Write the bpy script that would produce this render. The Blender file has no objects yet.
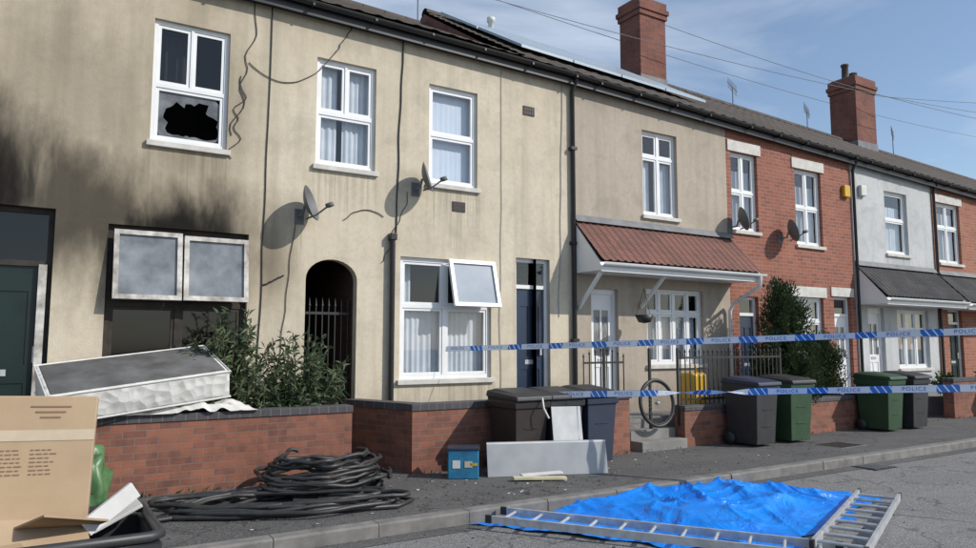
import bpy, bmesh, math, random
from mathutils import Vector, Matrix, noise, Euler
random.seed(7)
D=bpy.data; SC=bpy.context.scene
def link(o,par=None):
    SC.collection.objects.link(o)
    if par: o.parent=par
    return o
def grp(name,loc=(0,0,0)):
    e=D.objects.new(name,None); e.location=loc; e.empty_display_size=.1; return link(e)
# ---------------------------------------------------------------- materials
class NT:
    def __init__(s,name):
        s.m=D.materials.new(name); s.m.use_nodes=True; s.t=s.m.node_tree; s.t.nodes.clear()
        s.out=s.n('ShaderNodeOutputMaterial'); s.b=s.n('ShaderNodeBsdfPrincipled'); s.l(s.b.outputs[0],s.out.inputs[0])
    def n(s,t,**k):
        x=s.t.nodes.new(t)
        for a,v in k.items(): setattr(x,a,v)
        return x
    def l(s,a,b): s.t.links.new(a,b)
    def v(s,x,sock):
        if isinstance(x,(int,float)): sock.default_value=x
        else: s.l(x,sock)
    def math(s,op,a,b=0.0,c=None,clamp=False):
        x=s.n('ShaderNodeMath',operation=op,use_clamp=clamp); s.v(a,x.inputs[0]); s.v(b,x.inputs[1])
        if c is not None: s.v(c,x.inputs[2])
        return x.outputs[0]
    def pos(s):
        if not hasattr(s,'_p'):
            s._p=s.n('ShaderNodeNewGeometry').outputs['Position']; q=s.n('ShaderNodeSeparateXYZ'); s.l(s._p,q.inputs[0]); s._x=q.outputs
        return s._p
    def noise(s,scale,detail=4,vec=None,rough=.55,dist=0):
        x=s.n('ShaderNodeTexNoise'); x.inputs['Scale'].default_value=scale; x.inputs['Detail'].default_value=min(detail,4)
        x.inputs['Roughness'].default_value=rough; x.inputs['Distortion'].default_value=dist
        s.l(vec if vec is not None else s.pos(),x.inputs['Vector']); return x.outputs['Fac']
    def mapr(s,x,a,b,c=0,d=1,smooth=False):
        r=s.n('ShaderNodeMapRange'); 
        if smooth: r.interpolation_type='SMOOTHSTEP'
        s.v(x,r.inputs[0])
        for i,v in enumerate((a,b,c,d)): r.inputs[i+1].default_value=v
        return r.outputs[0]
    def mix(s,f,a,b,blend='MIX'):
        x=s.n('ShaderNodeMix',data_type='RGBA',blend_type=blend); s.v(f,x.inputs[0])
        for v,i in ((a,6),(b,7)):
            if isinstance(v,tuple): x.inputs[i].default_value=(*v,1)
            else: s.l(v,x.inputs[i])
        return x.outputs[2]
    def scalev(s,sx,sy,sz):
        x=s.n('ShaderNodeVectorMath',operation='MULTIPLY'); s.l(s.pos(),x.inputs[0]); x.inputs[1].default_value=(sx,sy,sz); return x.outputs[0]
    def bump(s,h,st=.3,dist=.01,nrm=None):
        x=s.n('ShaderNodeBump'); x.inputs['Strength'].default_value=st; x.inputs['Distance'].default_value=dist
        s.l(h,x.inputs['Height'])
        if nrm is not None: s.l(nrm,x.inputs['Normal'])
        s.l(x.outputs[0],s.b.inputs['Normal']); return x.outputs[0]
    def col(s,c):
        if isinstance(c,tuple): s.b.inputs['Base Color'].default_value=(*c,1)
        else: s.l(c,s.b.inputs['Base Color'])
    def rough(s,r): s.v(r,s.b.inputs['Roughness'])
def pm(name,c1,c2=None,scale=4,rough=.7,bs=0,bscale=60,bd=.004,metal=0,spec=.5):
    t=NT(name)
    if c2 is None: c2=tuple(x*.75 for x in c1)
    f=t.mapr(t.noise(scale,4),.3,.7); t.col(t.mix(f,c1,c2)); t.rough(rough); t.b.inputs['Metallic'].default_value=metal
    t.b.inputs['Specular IOR Level'].default_value=spec
    if bs: t.bump(t.noise(bscale,3),bs,bd)
    return t.m
def stucco(name,c1,c2,soot=(),rainy=.5,sills=()):
    t=NT(name); t.pos()
    a=t.mapr(t.noise(.9,4),.35,.68); c=t.mix(a,c1,c2)
    a=t.mapr(t.noise(2.3,4,rough=.65,dist=.6),.48,.70); c=t.mix(t.math('MULTIPLY',a,.42),c,tuple(x*.64 for x in c2))
    st=t.mapr(t.noise(1,3,t.scalev(5,1,.30)),.46,.76); c=t.mix(t.math('MULTIPLY',st,rainy),c,tuple(x*.58 for x in c2))
    fine=t.mapr(t.noise(14,3),.35,.7); c=t.mix(t.math('MULTIPLY',fine,.22),c,tuple(x*.6 for x in c1))
    X,Y,Z=t._x
    if sills:
        acc=None; sn=t.noise(1,3,t.scalev(22,1,.6))
        for xa,xb,z in sills:
            fx=t.math('MULTIPLY',t.mapr(X,xa-.12,xa+.02,0,1,True),t.mapr(X,xb-.02,xb+.12,1,0,True))
            fz=t.math('MULTIPLY',t.mapr(Z,z-.9,z-.05,0,1,True),t.mapr(Z,z-.03,z,1,0)); f=t.math('MULTIPLY',fx,fz)
            acc=f if acc is None else t.math('MAXIMUM',acc,f)
        c=t.mix(t.math('MULTIPLY',acc,t.mapr(sn,.4,.7,0,.6)),c,tuple(x*.42 for x in c2))
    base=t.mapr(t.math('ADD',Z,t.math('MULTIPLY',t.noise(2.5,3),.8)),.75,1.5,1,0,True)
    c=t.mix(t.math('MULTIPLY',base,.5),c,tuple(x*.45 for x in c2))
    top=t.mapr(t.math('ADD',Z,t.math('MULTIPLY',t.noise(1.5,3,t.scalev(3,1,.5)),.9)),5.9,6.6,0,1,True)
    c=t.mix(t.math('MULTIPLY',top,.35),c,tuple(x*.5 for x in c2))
    if soot:
        acc=None; nz=t.noise(1.3,4,t.scalev(2.1,1,.75),rough=.6,dist=.3); ds=t.math('MULTIPLY',t.math('SUBTRACT',nz,.5),.95)
        for cx,cz,rx,rz,am in soot:
            dx=t.math('DIVIDE',t.math('SUBTRACT',X,cx),rx); dz=t.math('DIVIDE',t.math('SUBTRACT',Z,cz),rz)
            r=t.math('SQRT',t.math('ADD',t.math('MULTIPLY',dx,dx),t.math('MULTIPLY',dz,dz)))
            r=t.math('ADD',r,ds)
            f=t.math('MULTIPLY',t.mapr(r,.25,1.25,1,0,True),am)
            acc=f if acc is None else t.math('MAXIMUM',acc,f)
        c=t.mix(t.math('POWER',acc,.75,clamp=True),c,t.mix(t.mapr(acc,.1,.9),(.20,.15,.09),(.013,.011,.009)))
    t.col(c); t.rough(.9); t.b.inputs['Specular IOR Level'].default_value=.2
    t.bump(t.math('ADD',t.noise(60,2),t.math('MULTIPLY',t.noise(5,2),1.5)),.45,.007)
    return t.m
def brick(name,c1,c2,mort,dirt=.4,w=.225,h=.075):
    t=NT(name); t.pos(); X,Y,Z=t._x
    cb=t.n('ShaderNodeCombineXYZ'); t.l(t.math('ADD',X,Y),cb.inputs[0]); t.l(Z,cb.inputs[1])
    b=t.n('ShaderNodeTexBrick'); t.l(cb.outputs[0],b.inputs['Vector'])
    for k,v in (('Scale',1),('Mortar Size',.006),('Mortar Smooth',.2),('Bias',-.1),('Brick Width',w),('Row Height',h)): b.inputs[k].default_value=v
    b.inputs['Color1'].default_value=(*c1,1); b.inputs['Color2'].default_value=(*c2,1); b.inputs['Mortar'].default_value=(*mort,1)
    d=t.mapr(t.noise(1.6,4),.4,.75); c=t.mix(t.math('MULTIPLY',d,dirt),b.outputs['Color'],tuple(x*.35 for x in c1))
    n=t.mapr(t.noise(9,3),.35,.7); c=t.mix(t.math('MULTIPLY',n,.35),c,tuple(min(1,x*1.35) for x in c1))
    t.col(c); t.rough(.88)
    t.bump(t.math('ADD',t.math('MULTIPLY',b.outputs['Fac'],-1.2),t.math('MULTIPLY',t.noise(50,2),.5)),.6,.006)
    return t.m
def asphalt(name,c1,c2,patch=.5,scale=.7):
    t=NT(name); t.pos()
    c=t.mix(t.mapr(t.noise(scale,4,dist=.4),.35,.7),c1,c2)
    c=t.mix(t.math('MULTIPLY',t.mapr(t.noise(1,4,t.scalev(.25,1.3,1)),.5,.75),patch),c,tuple(x*.6 for x in c1))
    c=t.mix(t.mapr(t.noise(3.3,4,rough=.7),.62,.72,0,.5),c,tuple(x*.45 for x in c1))
    sp=t.n('ShaderNodeTexVoronoi'); sp.inputs['Scale'].default_value=95; t.l(t.pos(),sp.inputs['Vector'])
    q=t.n('ShaderNodeSeparateColor'); t.l(sp.outputs['Color'],q.inputs[0])
    c=t.mix(t.mapr(q.outputs[0],.7,1,0,.55),c,tuple(min(1,x*2.2) for x in c2)); c=t.mix(t.mapr(q.outputs[1],.75,1,0,.6),c,(.02,.02,.021))
    cr=t.n('ShaderNodeTexVoronoi',feature='DISTANCE_TO_EDGE'); cr.inputs['Scale'].default_value=.55
    wv=t.n('ShaderNodeVectorMath',operation='ADD'); nz=t.n('ShaderNodeTexNoise'); nz.inputs['Scale'].default_value=2; nz.inputs['Detail'].default_value=4; t.l(t.pos(),nz.inputs[0])
    t.l(t.pos(),wv.inputs[0]); t.l(nz.outputs['Color'],wv.inputs[1]); t.l(wv.outputs[0],cr.inputs['Vector'])
    c=t.mix(t.mapr(cr.outputs['Distance'],.0,.012,.6,0),c,(.012,.012,.012))
    t.col(c); t.rough(.85); t.bump(sp.outputs['Distance'],.5,.006); return t.m
def glass(name,tint=(.93,.95,.97),base=.08,k=.8,rough=.0):
    t=NT(name); t.t.nodes.remove(t.b); tr=t.n('ShaderNodeBsdfTransparent'); tr.inputs[0].default_value=(*tint,1)
    gl=t.n('ShaderNodeBsdfGlossy'); gl.inputs['Roughness'].default_value=rough
    lw=t.n('ShaderNodeLayerWeight'); lw.inputs[0].default_value=.5
    fr=t.math('ADD',t.math('MULTIPLY',t.math('POWER',lw.outputs['Facing'],3.0),k),base,clamp=True)
    bp=t.n('ShaderNodeBump'); bp.inputs['Strength'].default_value=.05; bp.inputs['Distance'].default_value=.02; t.l(t.noise(1.2,2),bp.inputs['Height']); t.l(bp.outputs[0],gl.inputs['Normal'])
    mx=t.n('ShaderNodeMixShader'); t.l(fr,mx.inputs[0]); t.l(tr.outputs[0],mx.inputs[1]); t.l(gl.outputs[0],mx.inputs[2]); t.l(mx.outputs[0],t.out.inputs[0]); return t.m
def leafmat(name,a,b,sc=9):
    t=NT(name); t.pos(); f=t.mapr(t.noise(sc,3),.35,.65); t.col(t.mix(f,a,b)); t.rough(.6)
    t.b.inputs['Specular IOR Level'].default_value=.3
    tl=t.n('ShaderNodeBsdfTranslucent'); tl.inputs[0].default_value=(*[x*1.5 for x in b],1); mx=t.n('ShaderNodeMixShader'); mx.inputs[0].default_value=.2
    t.l(t.b.outputs[0],mx.inputs[1]); t.l(tl.outputs[0],mx.inputs[2]); t.l(mx.outputs[0],t.out.inputs[0]); return t.m
CR1=(.63,.56,.44); CR2=(.57,.50,.385)
M={}
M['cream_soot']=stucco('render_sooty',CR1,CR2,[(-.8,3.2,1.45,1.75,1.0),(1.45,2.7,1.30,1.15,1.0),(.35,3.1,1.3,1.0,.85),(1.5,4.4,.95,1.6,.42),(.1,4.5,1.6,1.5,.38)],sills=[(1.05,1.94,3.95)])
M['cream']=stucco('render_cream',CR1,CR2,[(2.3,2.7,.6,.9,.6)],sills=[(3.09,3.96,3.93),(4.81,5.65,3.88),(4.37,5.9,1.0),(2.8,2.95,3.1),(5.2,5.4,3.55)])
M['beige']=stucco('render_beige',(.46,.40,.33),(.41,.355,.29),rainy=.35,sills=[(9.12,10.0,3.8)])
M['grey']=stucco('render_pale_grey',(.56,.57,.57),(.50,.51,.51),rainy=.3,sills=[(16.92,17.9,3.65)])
M['brick']=brick('brick_red',(.30,.105,.066),(.19,.064,.044),(.30,.25,.21),.35)
M['brick2']=brick('brick_orange',(.33,.13,.08),(.24,.08,.05),(.30,.25,.2),.3)
M['brickc']=brick('brick_chimney_sooty',(.21,.075,.052),(.14,.05,.038),(.17,.14,.12),.7)
M['brickw']=brick('brick_garden',(.27,.105,.066),(.115,.052,.042),(.17,.145,.12),.6)
M['brickd']=brick('brick_passage_shaded',(.07,.04,.03),(.05,.03,.025),(.06,.05,.04),.5)  # brick colour darkened to paint the shade inside the passage
M['coping']=brick('coping_blue_brick',(.075,.07,.075),(.05,.048,.055),(.16,.15,.14),.3,.112,.3)
M['pvc']=pm('white_upvc',(.80,.81,.82),(.72,.73,.73),3,.35)
M['pvcd']=pm('white_upvc_sooted',(.68,.66,.62),(.22,.19,.16),7,.5)
M['sill']=pm('painted_sill',(.62,.61,.58),(.46,.44,.40),6,.7,.2)
M['glass']=glass('window_glass'); M['glassd']=glass('window_glass_sooted',(.2,.19,.18),.06,.6,.08)
M['smoke']=pm('smoked_glass',(.27,.29,.31),(.11,.12,.13),3.5,.12)
M['shard']=pm('sooted_shards',(.20,.21,.22),(.05,.05,.05),5,.2)
M['clear']=pm('glass_sky_painted',(.40,.44,.49),(.30,.34,.39),2,.08)  # opaque pane; pale sky reflection is put into its base colour
M['net']=pm('net_curtain',(.62,.66,.70),(.50,.54,.58),4,.95)
M['sky_blind']=pm('blind_sky_painted',(.66,.72,.80),(.58,.65,.75),2,.8)  # bluish tone paints the sky's reflection onto the sheet behind the glass
M['dark']=pm('painted_room_dark',(.03,.03,.032),(.015,.015,.016),2,.9)  # near-black colour stands in for the shade of unlit rooms
M['black']=pm('black_plastic',(.018,.018,.02),(.03,.03,.03),5,.5)
M['gutter']=pm('black_gutter',(.02,.02,.022),(.012,.012,.012),5,.4)
M['green_door']=pm('green_door_paint',(.008,.024,.022),(.006,.012,.011),3,.4)
M['blue_door']=pm('navy_door_paint',(.02,.04,.085),(.015,.03,.06),3,.3)
M['wood']=pm('burnt_frame',(.02,.017,.015),(.05,.04,.03),8,.8)
M['asph']=asphalt('road_asphalt',(.165,.162,.158),(.205,.20,.195),.3)
M['pave']=asphalt('pavement_asphalt',(.078,.076,.075),(.108,.105,.102),.55,1.1)
M['kerb']=pm('kerb_stone',(.23,.22,.205),(.12,.115,.11),5,.85,.4,40)
M['conc']=pm('concrete',(.26,.25,.235),(.17,.165,.155),3,.9,.4,40)
M['earth']=pm('ground_soil',(.09,.085,.06),(.05,.06,.03),1.5,.95,.4,20,.02)
M['hose']=pm('hose_rubber',(.020,.020,.022),(.038,.037,.036),12,.45,.3,150)
M['card']=pm('cardboard',(.46,.34,.22),(.39,.28,.175),3,.85,.15,30)
M['cardin']=pm('cardboard_inside',(.36,.26,.17),(.29,.20,.13),6,.9)
M['print']=pm('printed_label',(.56,.47,.36),(.50,.41,.3),9,.8)
M['ink']=pm('brown_ink',(.20,.13,.085),(.25,.16,.1),9,.8)
M['wht']=pm('white_board',(.72,.72,.71),(.52,.52,.50),4,.55)
M['gry']=pm('grey_panel',(.38,.39,.40),(.29,.30,.31),3,.5)
M['alu']=pm('aluminium',(.62,.64,.66),(.42,.43,.45),12,.38,metal=.4)
M['bin_k']=pm('bin_black',(.026,.027,.03),(.04,.04,.042),6,.45,.1,80)
M['bin_b']=pm('bin_navy_lid',(.025,.033,.06),(.032,.04,.068),6,.45)
M['bin_g']=pm('bin_green',(.03,.075,.032),(.022,.055,.026),5,.45,.1,80)
M['bin_br']=pm('bin_brown',(.030,.021,.018),(.024,.017,.014),5,.5,.1,80)
M['crate']=pm('blue_plastic_print',(.03,.22,.36),(.02,.12,.25),9,.4)
M['slab']=pm('pale_timber',(.62,.56,.38),(.5,.44,.28),8,.7)
M['yel']=pm('yellow_plastic',(.65,.38,.02),(.5,.3,.02),5,.5)
M['iron']=pm('black_iron',(.015,.015,.016),(.03,.028,.026),9,.5)
M['pot']=pm('clay_pot',(.10,.07,.06),(.05,.04,.04),6,.85)
M['lead']=pm('lead_flashing',(.20,.21,.22),(.13,.13,.14),5,.7)
M['bag']=pm('green_bag',(.10,.20,.08),(.05,.12,.05),10,.4)
M['dish']=pm('dish_grey',(.11,.115,.12),(.15,.155,.16),6,.5)
M['bark']=pm('bark',(.12,.09,.06),(.06,.045,.03),12,.9)
M['char']=pm('charred_debris',(.02,.018,.016),(.10,.085,.07),20,.9)
M['leafA']=leafmat('shrub_leaves',(.12,.16,.085),(.055,.085,.04),7)
M['leafB']=leafmat('conifer_leaves',(.018,.035,.014),(.04,.065,.022),6)
M['leafC']=leafmat('garden_leaves',(.07,.13,.03),(.03,.06,.02),6)
def tilemat(name,c1,c2,moss=None):
    t=NT(name); t.pos(); X,Y,Z=t._x
    v=t.n('ShaderNodeTexVoronoi'); v.inputs['Scale'].default_value=1; t.l(t.scalev(3.3,3.9,2.5),v.inputs['Vector']); q=t.n('ShaderNodeSeparateColor'); t.l(v.outputs['Color'],q.inputs[0])
    c=t.mix(t.mapr(q.outputs[0],0,1),c1,c2); c=t.mix(t.math('MULTIPLY',t.mapr(t.noise(1.3,4),.45,.7),.6),c,moss or tuple(x*.5 for x in c1))
    t.col(c); t.rough(.85); t.bump(t.noise(40,2),.3,.005); return t.m
M['roof']=tilemat('roof_tiles_dark',(.075,.062,.055),(.10,.08,.068),(.045,.042,.03))
M['rtile']=tilemat('porch_tiles_red',(.15,.072,.057),(.20,.09,.07),(.075,.045,.04))
M['dtile']=tilemat('porch_tiles_charcoal',(.035,.035,.038),(.06,.058,.058))
t=NT('solar_sky_painted'); t.col((.36,.43,.50)); t.rough(.3); M['solar']=t.m  # base colour lightened to stand in for sky reflected in the panels
t=NT('tarpaulin_blue'); t.pos(); t.col(t.mix(t.mapr(t.noise(2.5,4),.35,.7),(.0,.25,.84),(.003,.17,.68))); t.rough(.34); n1=t.noise(2.2,4,dist=2.6,rough=.5); t.bump(t.math('ADD',n1,t.math('MULTIPLY',t.noise(9,3,dist=1.8),.18)),.6,.07); M['tarp']=t.m
t=NT('mattress_ticking'); t.pos(); v=t.n('ShaderNodeTexVoronoi'); v.inputs['Scale'].default_value=9; t.l(t.pos(),v.inputs['Vector'])
t.col(t.mix(t.mapr(t.noise(4,4),.5,.8,0,.7),(.66,.65,.62),(.30,.28,.25))); t.rough(.9); t.bump(v.outputs['Distance'],.7,.03); M['matt']=t.m
M['mtop']=pm('mattress_scorched',(.15,.15,.15),(.07,.068,.065),4,.95,.4,30)
M['piping']=pm('mattress_piping',(.75,.74,.7),(.6,.59,.55),8,.8)
M['cloth']=pm('white_cloth',(.66,.65,.62),(.5,.48,.45),5,.95,.4,14,.02)
t=NT('police_tape_plastic'); uv=t.n('ShaderNodeUVMap'); q=t.n('ShaderNodeSeparateXYZ'); t.l(uv.outputs[0],q.inputs[0])
U,V=q.outputs[0],q.outputs[1]
fr=t.math('FRACT',t.math('DIVIDE',U,.62)); blk=t.math('GREATER_THAN',fr,.66)
sl=t.math('FRACT',t.math('MULTIPLY',t.math('ADD',U,t.math('MULTIPLY',V,.05)),14))
edge=t.math('GREATER_THAN',t.math('ABSOLUTE',t.math('SUBTRACT',V,.5)),.47)
chk=t.math('MULTIPLY',blk,t.math('GREATER_THAN',sl,.22))
c=t.mix(t.math('MAXIMUM',chk,edge),(.76,.78,.82),(.02,.17,.58)); t.col(c); t.rough(.35); M['tape']=t.m
M['tblue']=pm('tape_print_blue',(.03,.16,.5),(.03,.16,.5),4,.4)
# ---------------------------------------------------------------- geometry helpers
def mk(name,vs,fs,mat,par=None,smooth=False,mats=None,mi=None):
    me=D.meshes.new(name); me.from_pydata([tuple(v) for v in vs],[],fs)
    for mm in (mats or [mat]): me.materials.append(M[mm] if isinstance(mm,str) else mm)
    if mi: 
        for i,p in enumerate(me.polygons): p.material_index=mi[i]
    if smooth:
        for p in me.polygons: p.use_smooth=True
    me.update(); return link(D.objects.new(name,me),par)
def box(name,x0,x1,y0,y1,z0,z1,mat,par=None,bev=0):
    vs=[(x,y,z) for z in(z0,z1) for y in(y0,y1) for x in(x0,x1)]
    o=mk(name,vs,[(0,2,3,1),(4,5,7,6),(0,1,5,4),(1,3,7,5),(3,2,6,7),(2,0,4,6)],mat,par)
    if bev: b=o.modifiers.new('b','BEVEL'); b.width=bev; b.segments=2
    return o
def obox(name,c,s,rot,mat,par=None,bev=0):
    a,b,d=[k/2 for k in s]; R=Euler(rot).to_matrix()
    vs=[R@Vector((x,y,z))+Vector(c) for z in(-d,d) for y in(-b,b) for x in(-a,a)]
    o=mk(name,vs,[(0,2,3,1),(4,5,7,6),(0,1,5,4),(1,3,7,5),(3,2,6,7),(2,0,4,6)],mat,par)
    if bev: m=o.modifiers.new('b','BEVEL'); m.width=bev; m.segments=2
    return o
def bar(name,p0,p1,w,h,mat,par=None):
    p0,p1=Vector(p0),Vector(p1); d=p1-p0; L=d.length; q=d.to_track_quat('X','Z').to_matrix()
    vs=[q@Vector((x,y,z))+p0 for z in(-h/2,h/2) for y in(-w/2,w/2) for x in(0,L)]
    return mk(name,vs,[(0,2,3,1),(4,5,7,6),(0,1,5,4),(1,3,7,5),(3,2,6,7),(2,0,4,6)],mat,par)
def curve(name,pts,r,mat,par=None,res=4,cyc=False,smooth=True):
    cu=D.curves.new(name,'CURVE'); cu.dimensions='3D'; cu.bevel_depth=r; cu.bevel_resolution=res-2 if res>2 else 1
    s=cu.splines.new('POLY'); s.points.add(len(pts)-1)
    for i,p in enumerate(pts): s.points[i].co=(*p,1)
    s.use_cyclic_u=cyc; s.use_smooth=smooth; cu.use_fill_caps=True; cu.materials.append(M[mat]); return link(D.objects.new(name,cu),par)
def lathe(name,prof,mat,par=None,loc=(0,0,0),rot=(0,0,0),n=24,smooth=True):
    vs=[];fs=[];R=Euler(rot).to_matrix()
    for r,z in prof:
        for i in range(n):
            a=2*math.pi*i/n; vs.append(R@Vector((r*math.cos(a),r*math.sin(a),z))+Vector(loc))
    for j in range(len(prof)-1):
        for i in range(n): fs.append((j*n+i,j*n+(i+1)%n,(j+1)*n+(i+1)%n,(j+1)*n+i))
    return mk(name,vs,fs,mat,par,smooth)
def plate(name,x0,x1,z0,z1,y,holes,mat,par,depth=.1,zt=None,outer=False):
    xs=sorted(set([x0,x1]+[v for h in holes for v in h[:2]])); zs=sorted(set([z0,z1]+[v for h in holes for v in h[2:4]]))
    f2=lambda x,z:(x,y,zt(x) if (zt and z==z1) else z)
    vs=[];fs=[]
    def quad(*p):
        i=len(vs); vs.extend(p); fs.append((i,i+1,i+2,i+3))
    for i in range(len(xs)-1):
        for j in range(len(zs)-1):
            cx,cz=(xs[i]+xs[i+1])/2,(zs[j]+zs[j+1])/2
            if any(h[0]<cx<h[1] and h[2]<cz<h[3] for h in holes): continue
            quad(f2(xs[i],zs[j]),f2(xs[i+1],zs[j]),f2(xs[i+1],zs[j+1]),f2(xs[i],zs[j+1]))
    for h in holes:
        a,b,c,d=h[:4]; Y=y+depth
        quad((a,y,c),(a,y,d),(a,Y,d),(a,Y,c)); quad((b,y,d),(b,y,c),(b,Y,c),(b,Y,d))
        quad((a,y,d),(b,y,d),(b,Y,d),(a,Y,d)); quad((b,y,c),(a,y,c),(a,Y,c),(b,Y,c))
    if outer:
        a,b,c,d=x0,x1,z0,z1; Y=y+depth
        quad((a,y,d),(a,y,c),(a,Y,c),(a,Y,d)); quad((b,y,c),(b,y,d),(b,Y,d),(b,Y,c)); quad((b,y,d),(a,y,d),(a,Y,d),(b,Y,d)); quad((a,y,c),(b,y,c),(b,Y,c),(a,Y,c))
    return mk(name,vs,fs,mat,par)
def curtain(name,x0,x1,z0,z1,y,mat,par,fold=.09,amp=.014,top=None):
    n=max(8,int((x1-x0)/.015)); vs=[];fs=[]
    for i in range(n+1):
        x=x0+(x1-x0)*i/n; dy=amp*(math.sin(x/fold*6.28+1.3*math.sin(x*7))+.6*math.sin(x*23+x0)); 
        vs.append((x,y+dy,z0)); vs.append((x,y+dy*.6,z1))
    for i in range(n): fs.append((2*i,2*i+2,2*i+3,2*i+1))
    return mk(name,vs,fs,mat,par,True)
FY=9.35
def window(par,x0,x1,z0,z1,panes,y=FY,pv='pvc',gl='glass',cur='net',setb=.07,sill=True,sm='sill',curz=0,room_backing=True,noglass=(),amp=.014,split=None):
    w=grp('window'); w.parent=par; Y=y+setb
    plate('frame',x0,x1,z0,z1,Y,panes,pv,w,.06)
    for pi,(a,b,c,d) in enumerate(panes):
        plate('sash',a+.002,b-.002,c+.002,d-.002,Y+.012,[(a+.038,b-.038,c+.038,d-.038)],pv,w,.04)
        g=.038
        if pi in noglass: continue
        mk('pane',[(a+g,Y+.035,c+g),(b-g,Y+.035,c+g),(b-g,Y+.035,d-g),(a+g,Y+.035,d-g)],[(0,1,2,3)],gl,w)
    if cur:
        if split:
            for (u0,u1) in split: curtain('curtain',x0+.03+(x1-x0-.06)*u0,x0+.03+(x1-x0-.06)*u1,z0+.02,z1-.03-curz,Y+.13,cur,w,amp=amp)
        else: curtain('curtain',x0+.03,x1-.03,z0+.02,z1-.03-curz,Y+.13,cur,w,amp=amp)
    if room_backing: mk('room_backing',[(x0-.5,Y+.9,z0-.3),(x1+.5,Y+.9,z0-.3),(x1+.5,Y+.9,z1+.3),(x0-.5,Y+.9,z1+.3)],[(0,1,2,3)],'dark',w)  # flat dark sheet behind the window, painted as unlit depth
    if sill: box('sill',x0-.04,x1+.04,y-.05,Y,z0-.07,z0-.002,sm,w,.006)
    return w
def grid_panes(x0,x1,z0,z1,xf=(),zf=(),f=.05):
    xs=[x0]+[x0+(x1-x0)*k for k in xf]+[x1]; zs=[z0]+[z0+(z1-z0)*k for k in zf]+[z1]; out=[]
    for i in range(len(xs)-1):
        for j in range(len(zs)-1):
            out.append((xs[i]+(f if i==0 else f/2),xs[i+1]-(f if i==len(xs)-2 else f/2),zs[j]+(f if j==0 else f/2),zs[j+1]-(f if j==len(zs)-2 else f/2)))
    return out
def casement(name,x0,x1,z0,z1,y,ang,par,gl='smoke',pv='pvc',hinge='top'):
    e=grp(name,(x0,y,z1)); e.parent=par; W=x1-x0; H=z1-z0
    plate('sash_frame',0,W,-H,0,-.05,[(.055,W-.055,-H+.055,-.055)],pv,e,.05,outer=True)
    plate('sash_back',0,W,-H,0,.0,[(.055,W-.055,-H+.055,-.055)],pv,e,0.001)
    g=.055
    mk('sash_glass',[(g,-.02,-H+g),(W-g,-.02,-H+g),(W-g,-.02,-g),(g,-.02,-g)],[(0,1,2,3)],gl,e)
    e.rotation_euler=(-ang,0,0) if hinge=='top' else (0,0,-ang); return e
def door(par,x0,x1,z0,z1,fan,y,mat,fm='pvc',fg='glass',panels=True,glz=False,fw=.06,num=True):
    d=grp('door'); d.parent=par; Y=y+.08
    holes=[(x0+fw,x1-fw,z0+.03,fan-fw/2)]
    if z1-fan>.15: holes.append((x0+fw,x1-fw,fan+fw/2,z1-fw))
    plate('door_frame',x0,x1,z0,z1,Y,holes,fm,d,.07)
    a,b,c,e=holes[0]; w=b-a
    ph=[]
    if panels:
        m=(a+b)/2; H=e-c
        for (u0,u1,v0,v1) in ((.16,.46,.08,.36),(.54,.84,.08,.36),(.16,.46,.46,.86),(.54,.84,.46,.86)):
            ph.append((a+u0*w,a+u1*w,c+v0*H,c+v1*H))
    plate('leaf',a,b,c,e,Y+.03,ph,mat,d,.015)
    for i,p in enumerate(ph):
        mm=mat
        if glz and i>1: mm='smoke'
        mk('panel',[(p[0],Y+.043,p[2]),(p[1],Y+.043,p[2]),(p[1],Y+.043,p[3]),(p[0],Y+.043,p[3])],[(0,1,2,3)],mm,d)
    box('handle',b-.07*1.2,b-.05,Y+.0,Y+.03,c+(e-c)*.47,c+(e-c)*.56,'alu',d)
    box('letterbox',a+w*.33,a+w*.67,Y+.02,Y+.03,c+(e-c)*.40,c+(e-c)*.435,'alu',d)
    if len(holes)>1:
        a,b,c,e=holes[1]; mk('fanlight',[(a,Y+.03,c),(b,Y+.03,c),(b,Y+.03,e),(a,Y+.03,e)],[(0,1,2,3)],fg,d)
    mk('hall_backing',[(x0-.3,Y+.8,z0),(x1+.3,Y+.8,z0),(x1+.3,Y+.8,z1+.2),(x0-.3,Y+.8,z1+.2)],[(0,1,2,3)],'dark',d)  # flat dark sheet behind the door, painted as unlit depth
    box('threshold',x0-.03,x1+.03,y-.12,Y+.02,z0-.12,z0+.005,'conc',d,.01)
    return d
def tiles(name,x0,x1,y0,zf0,y1,zf1,course,rib,amp,mat,par,nx=6,th=.02):
    nX=int((x1-x0)/rib*nx); L=math.hypot(y1-y0,zf1(x0)-zf0(x0)); nc=max(1,round(L/course)); vs=[];fs=[]
    rows=[]
    for c in range(nc): rows+= [(c/nc,th),((c+1)/nc,0.0)]
    for (t_,up) in rows:
        for i in range(nX+1):
            x=x0+(x1-x0)*i/nX; ph=(x/rib)%1; h=amp*max(0,math.cos(ph*6.283))
            za,zb=zf0(x),zf1(x); vs.append((x,y0+(y1-y0)*t_,za+(zb-za)*t_+up+h))
    w=nX+1
    for j in range(len(rows)-1):
        for i in range(nX): fs.append((j*w+i,j*w+i+1,(j+1)*w+i+1,(j+1)*w+i))
    return mk(name,vs,fs,mat,par)
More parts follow.
